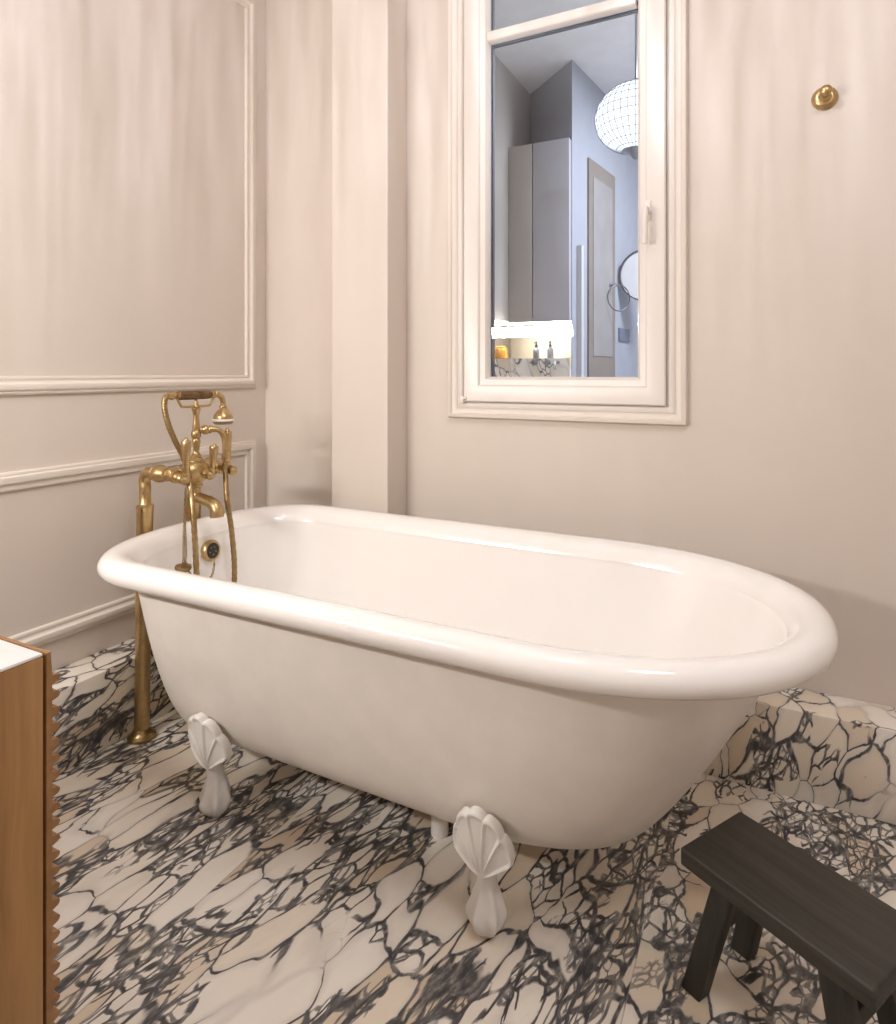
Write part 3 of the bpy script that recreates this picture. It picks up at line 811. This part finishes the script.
bm = bmesh.new(); lathe(bm, (0, 0, RZ*.95), (0, 0, 1), [(0, .055), (.01, .05), (.025, .02), (.035, .008)], 24); tube(bm, [(0, 0, .19), (0, 0, .36), (0, 0, .53)], .006, 8, 4)
obj('stem', bm, M['steel'], pd)

# ------------------------------------------------------------------ lights
def area(name, loc, rot, sx, sy, energy, col):
    l = bpy.data.lights.new(name, 'AREA'); l.shape = 'RECTANGLE'; l.size = sx; l.size_y = sy; l.energy = energy; l.color = col
    o = bpy.data.objects.new(name, l); o.location = loc; o.rotation_euler = rot; return link(o)
def point(name, loc, r, energy, col):
    l = bpy.data.lights.new(name, 'POINT'); l.shadow_soft_size = r; l.energy = energy; l.color = col
    o = bpy.data.objects.new(name, l); o.location = loc; return link(o)
WARM = (1.0, .965, .925); NEUT = (.96, .99, 1.05)
area('niche_light', (-1.53, YF+.05, 1.383), (math.radians(80), 0, 0), .60, .075, 22.0, WARM)
# beaded pendant of this room: its beads throw upright streaks of light on the walls
pb = point('beaded_pendant_light', (-.55, -1.27, 2.37), .012, 19.5, (.945, .955, 1.08))
pb.data.use_nodes = True
nt = pb.data.node_tree; nt.nodes.clear()
def nn(k, **kw):
    n_ = nt.nodes.new(k)
    for a_, v_ in kw.items(): setattr(n_, a_, v_)
    return n_
lo = nn('ShaderNodeOutputLight'); em = nn('ShaderNodeEmission'); nt.links.new(em.outputs[0], lo.inputs[0])
tc = nn('ShaderNodeNewGeometry'); sp_ = nn('ShaderNodeSeparateXYZ'); nt.links.new(tc.outputs['Incoming'], sp_.inputs[0])
at = nn('ShaderNodeMath', operation='ARCTAN2'); nt.links.new(sp_.outputs[1], at.inputs[0]); nt.links.new(sp_.outputs[0], at.inputs[1])
cb = nn('ShaderNodeCombineXYZ'); nt.links.new(at.outputs[0], cb.inputs[0])
zs = nn('ShaderNodeMath', operation='MULTIPLY'); zs.inputs[1].default_value = .06; nt.links.new(sp_.outputs[2], zs.inputs[0]); nt.links.new(zs.outputs[0], cb.inputs[1])
nz = nn('ShaderNodeTexNoise'); nz.inputs['Scale'].default_value = 30.0; nz.inputs['Detail'].default_value = 5.0; nz.inputs['Roughness'].default_value = .65; nt.links.new(cb.outputs[0], nz.inputs['Vector'])
mr_ = nn('ShaderNodeMapRange'); mr_.inputs[1].default_value = .33; mr_.inputs[2].default_value = .67; mr_.inputs[3].default_value = .1; mr_.inputs[4].default_value = 2.4
nt.links.new(nz.outputs[0], mr_.inputs[0]); 
# the beads send more light sideways than down
el = nn('ShaderNodeMapRange'); el.interpolation_type = 'SMOOTHSTEP'; el.inputs[1].default_value = -.75; el.inputs[2].default_value = -.20; el.inputs[3].default_value = .35; el.inputs[4].default_value = 1.0
nt.links.new(sp_.outputs[2], el.inputs[0])
ml = nn('ShaderNodeMath', operation='MULTIPLY'); nt.links.new(mr_.outputs[0], ml.inputs[0]); nt.links.new(el.outputs[0], ml.inputs[1])
nt.links.new(ml.outputs[0], em.inputs['Strength'])
area('ceiling_fill_light', (.55, -1.75, ZC-.03), (0, 0, 0), .5, .5, 17.5, NEUT)  # added fill standing in for downlights, set forward to light front faces
area('far_fill_light', (.3, 1.7, ZC-.03), (0, 0, 0), .6, .6, 95.0, (.95, .97, 1.0))  # added light to brighten the reflected space behind the pane
w = bpy.data.worlds.new('world'); scene.world = w; w.use_nodes = True
w.node_tree.nodes['Background'].inputs[0].default_value = (.05, .055, .07, 1); w.node_tree.nodes['Background'].inputs[1].default_value = .3

# ------------------------------------------------------------------ camera
cd_ = bpy.data.cameras.new('camera'); cam = bpy.data.objects.new('camera', cd_); link(cam)
cam.location = (0, -2.015, 1.1); cam.rotation_euler = (PI/2, 0, math.radians(27.1))
cd_.sensor_fit = 'HORIZONTAL'; cd_.sensor_width = 36.0; cd_.lens = 640*36/896
cd_.shift_y = -140/896; cd_.clip_start = .02
scene.camera = cam
vs = scene.view_settings
vs.view_transform = 'Standard'; vs.look = 'None'; vs.gamma = 1; vs.use_curve_mapping = False; vs.exposure = -0.12
scene.cycles.use_denoising = True
scene.cycles.max_bounces = 10; scene.cycles.diffuse_bounces = 6; scene.cycles.transparent_max_bounces = 16
scene.cycles.sample_clamp_indirect = 6.0
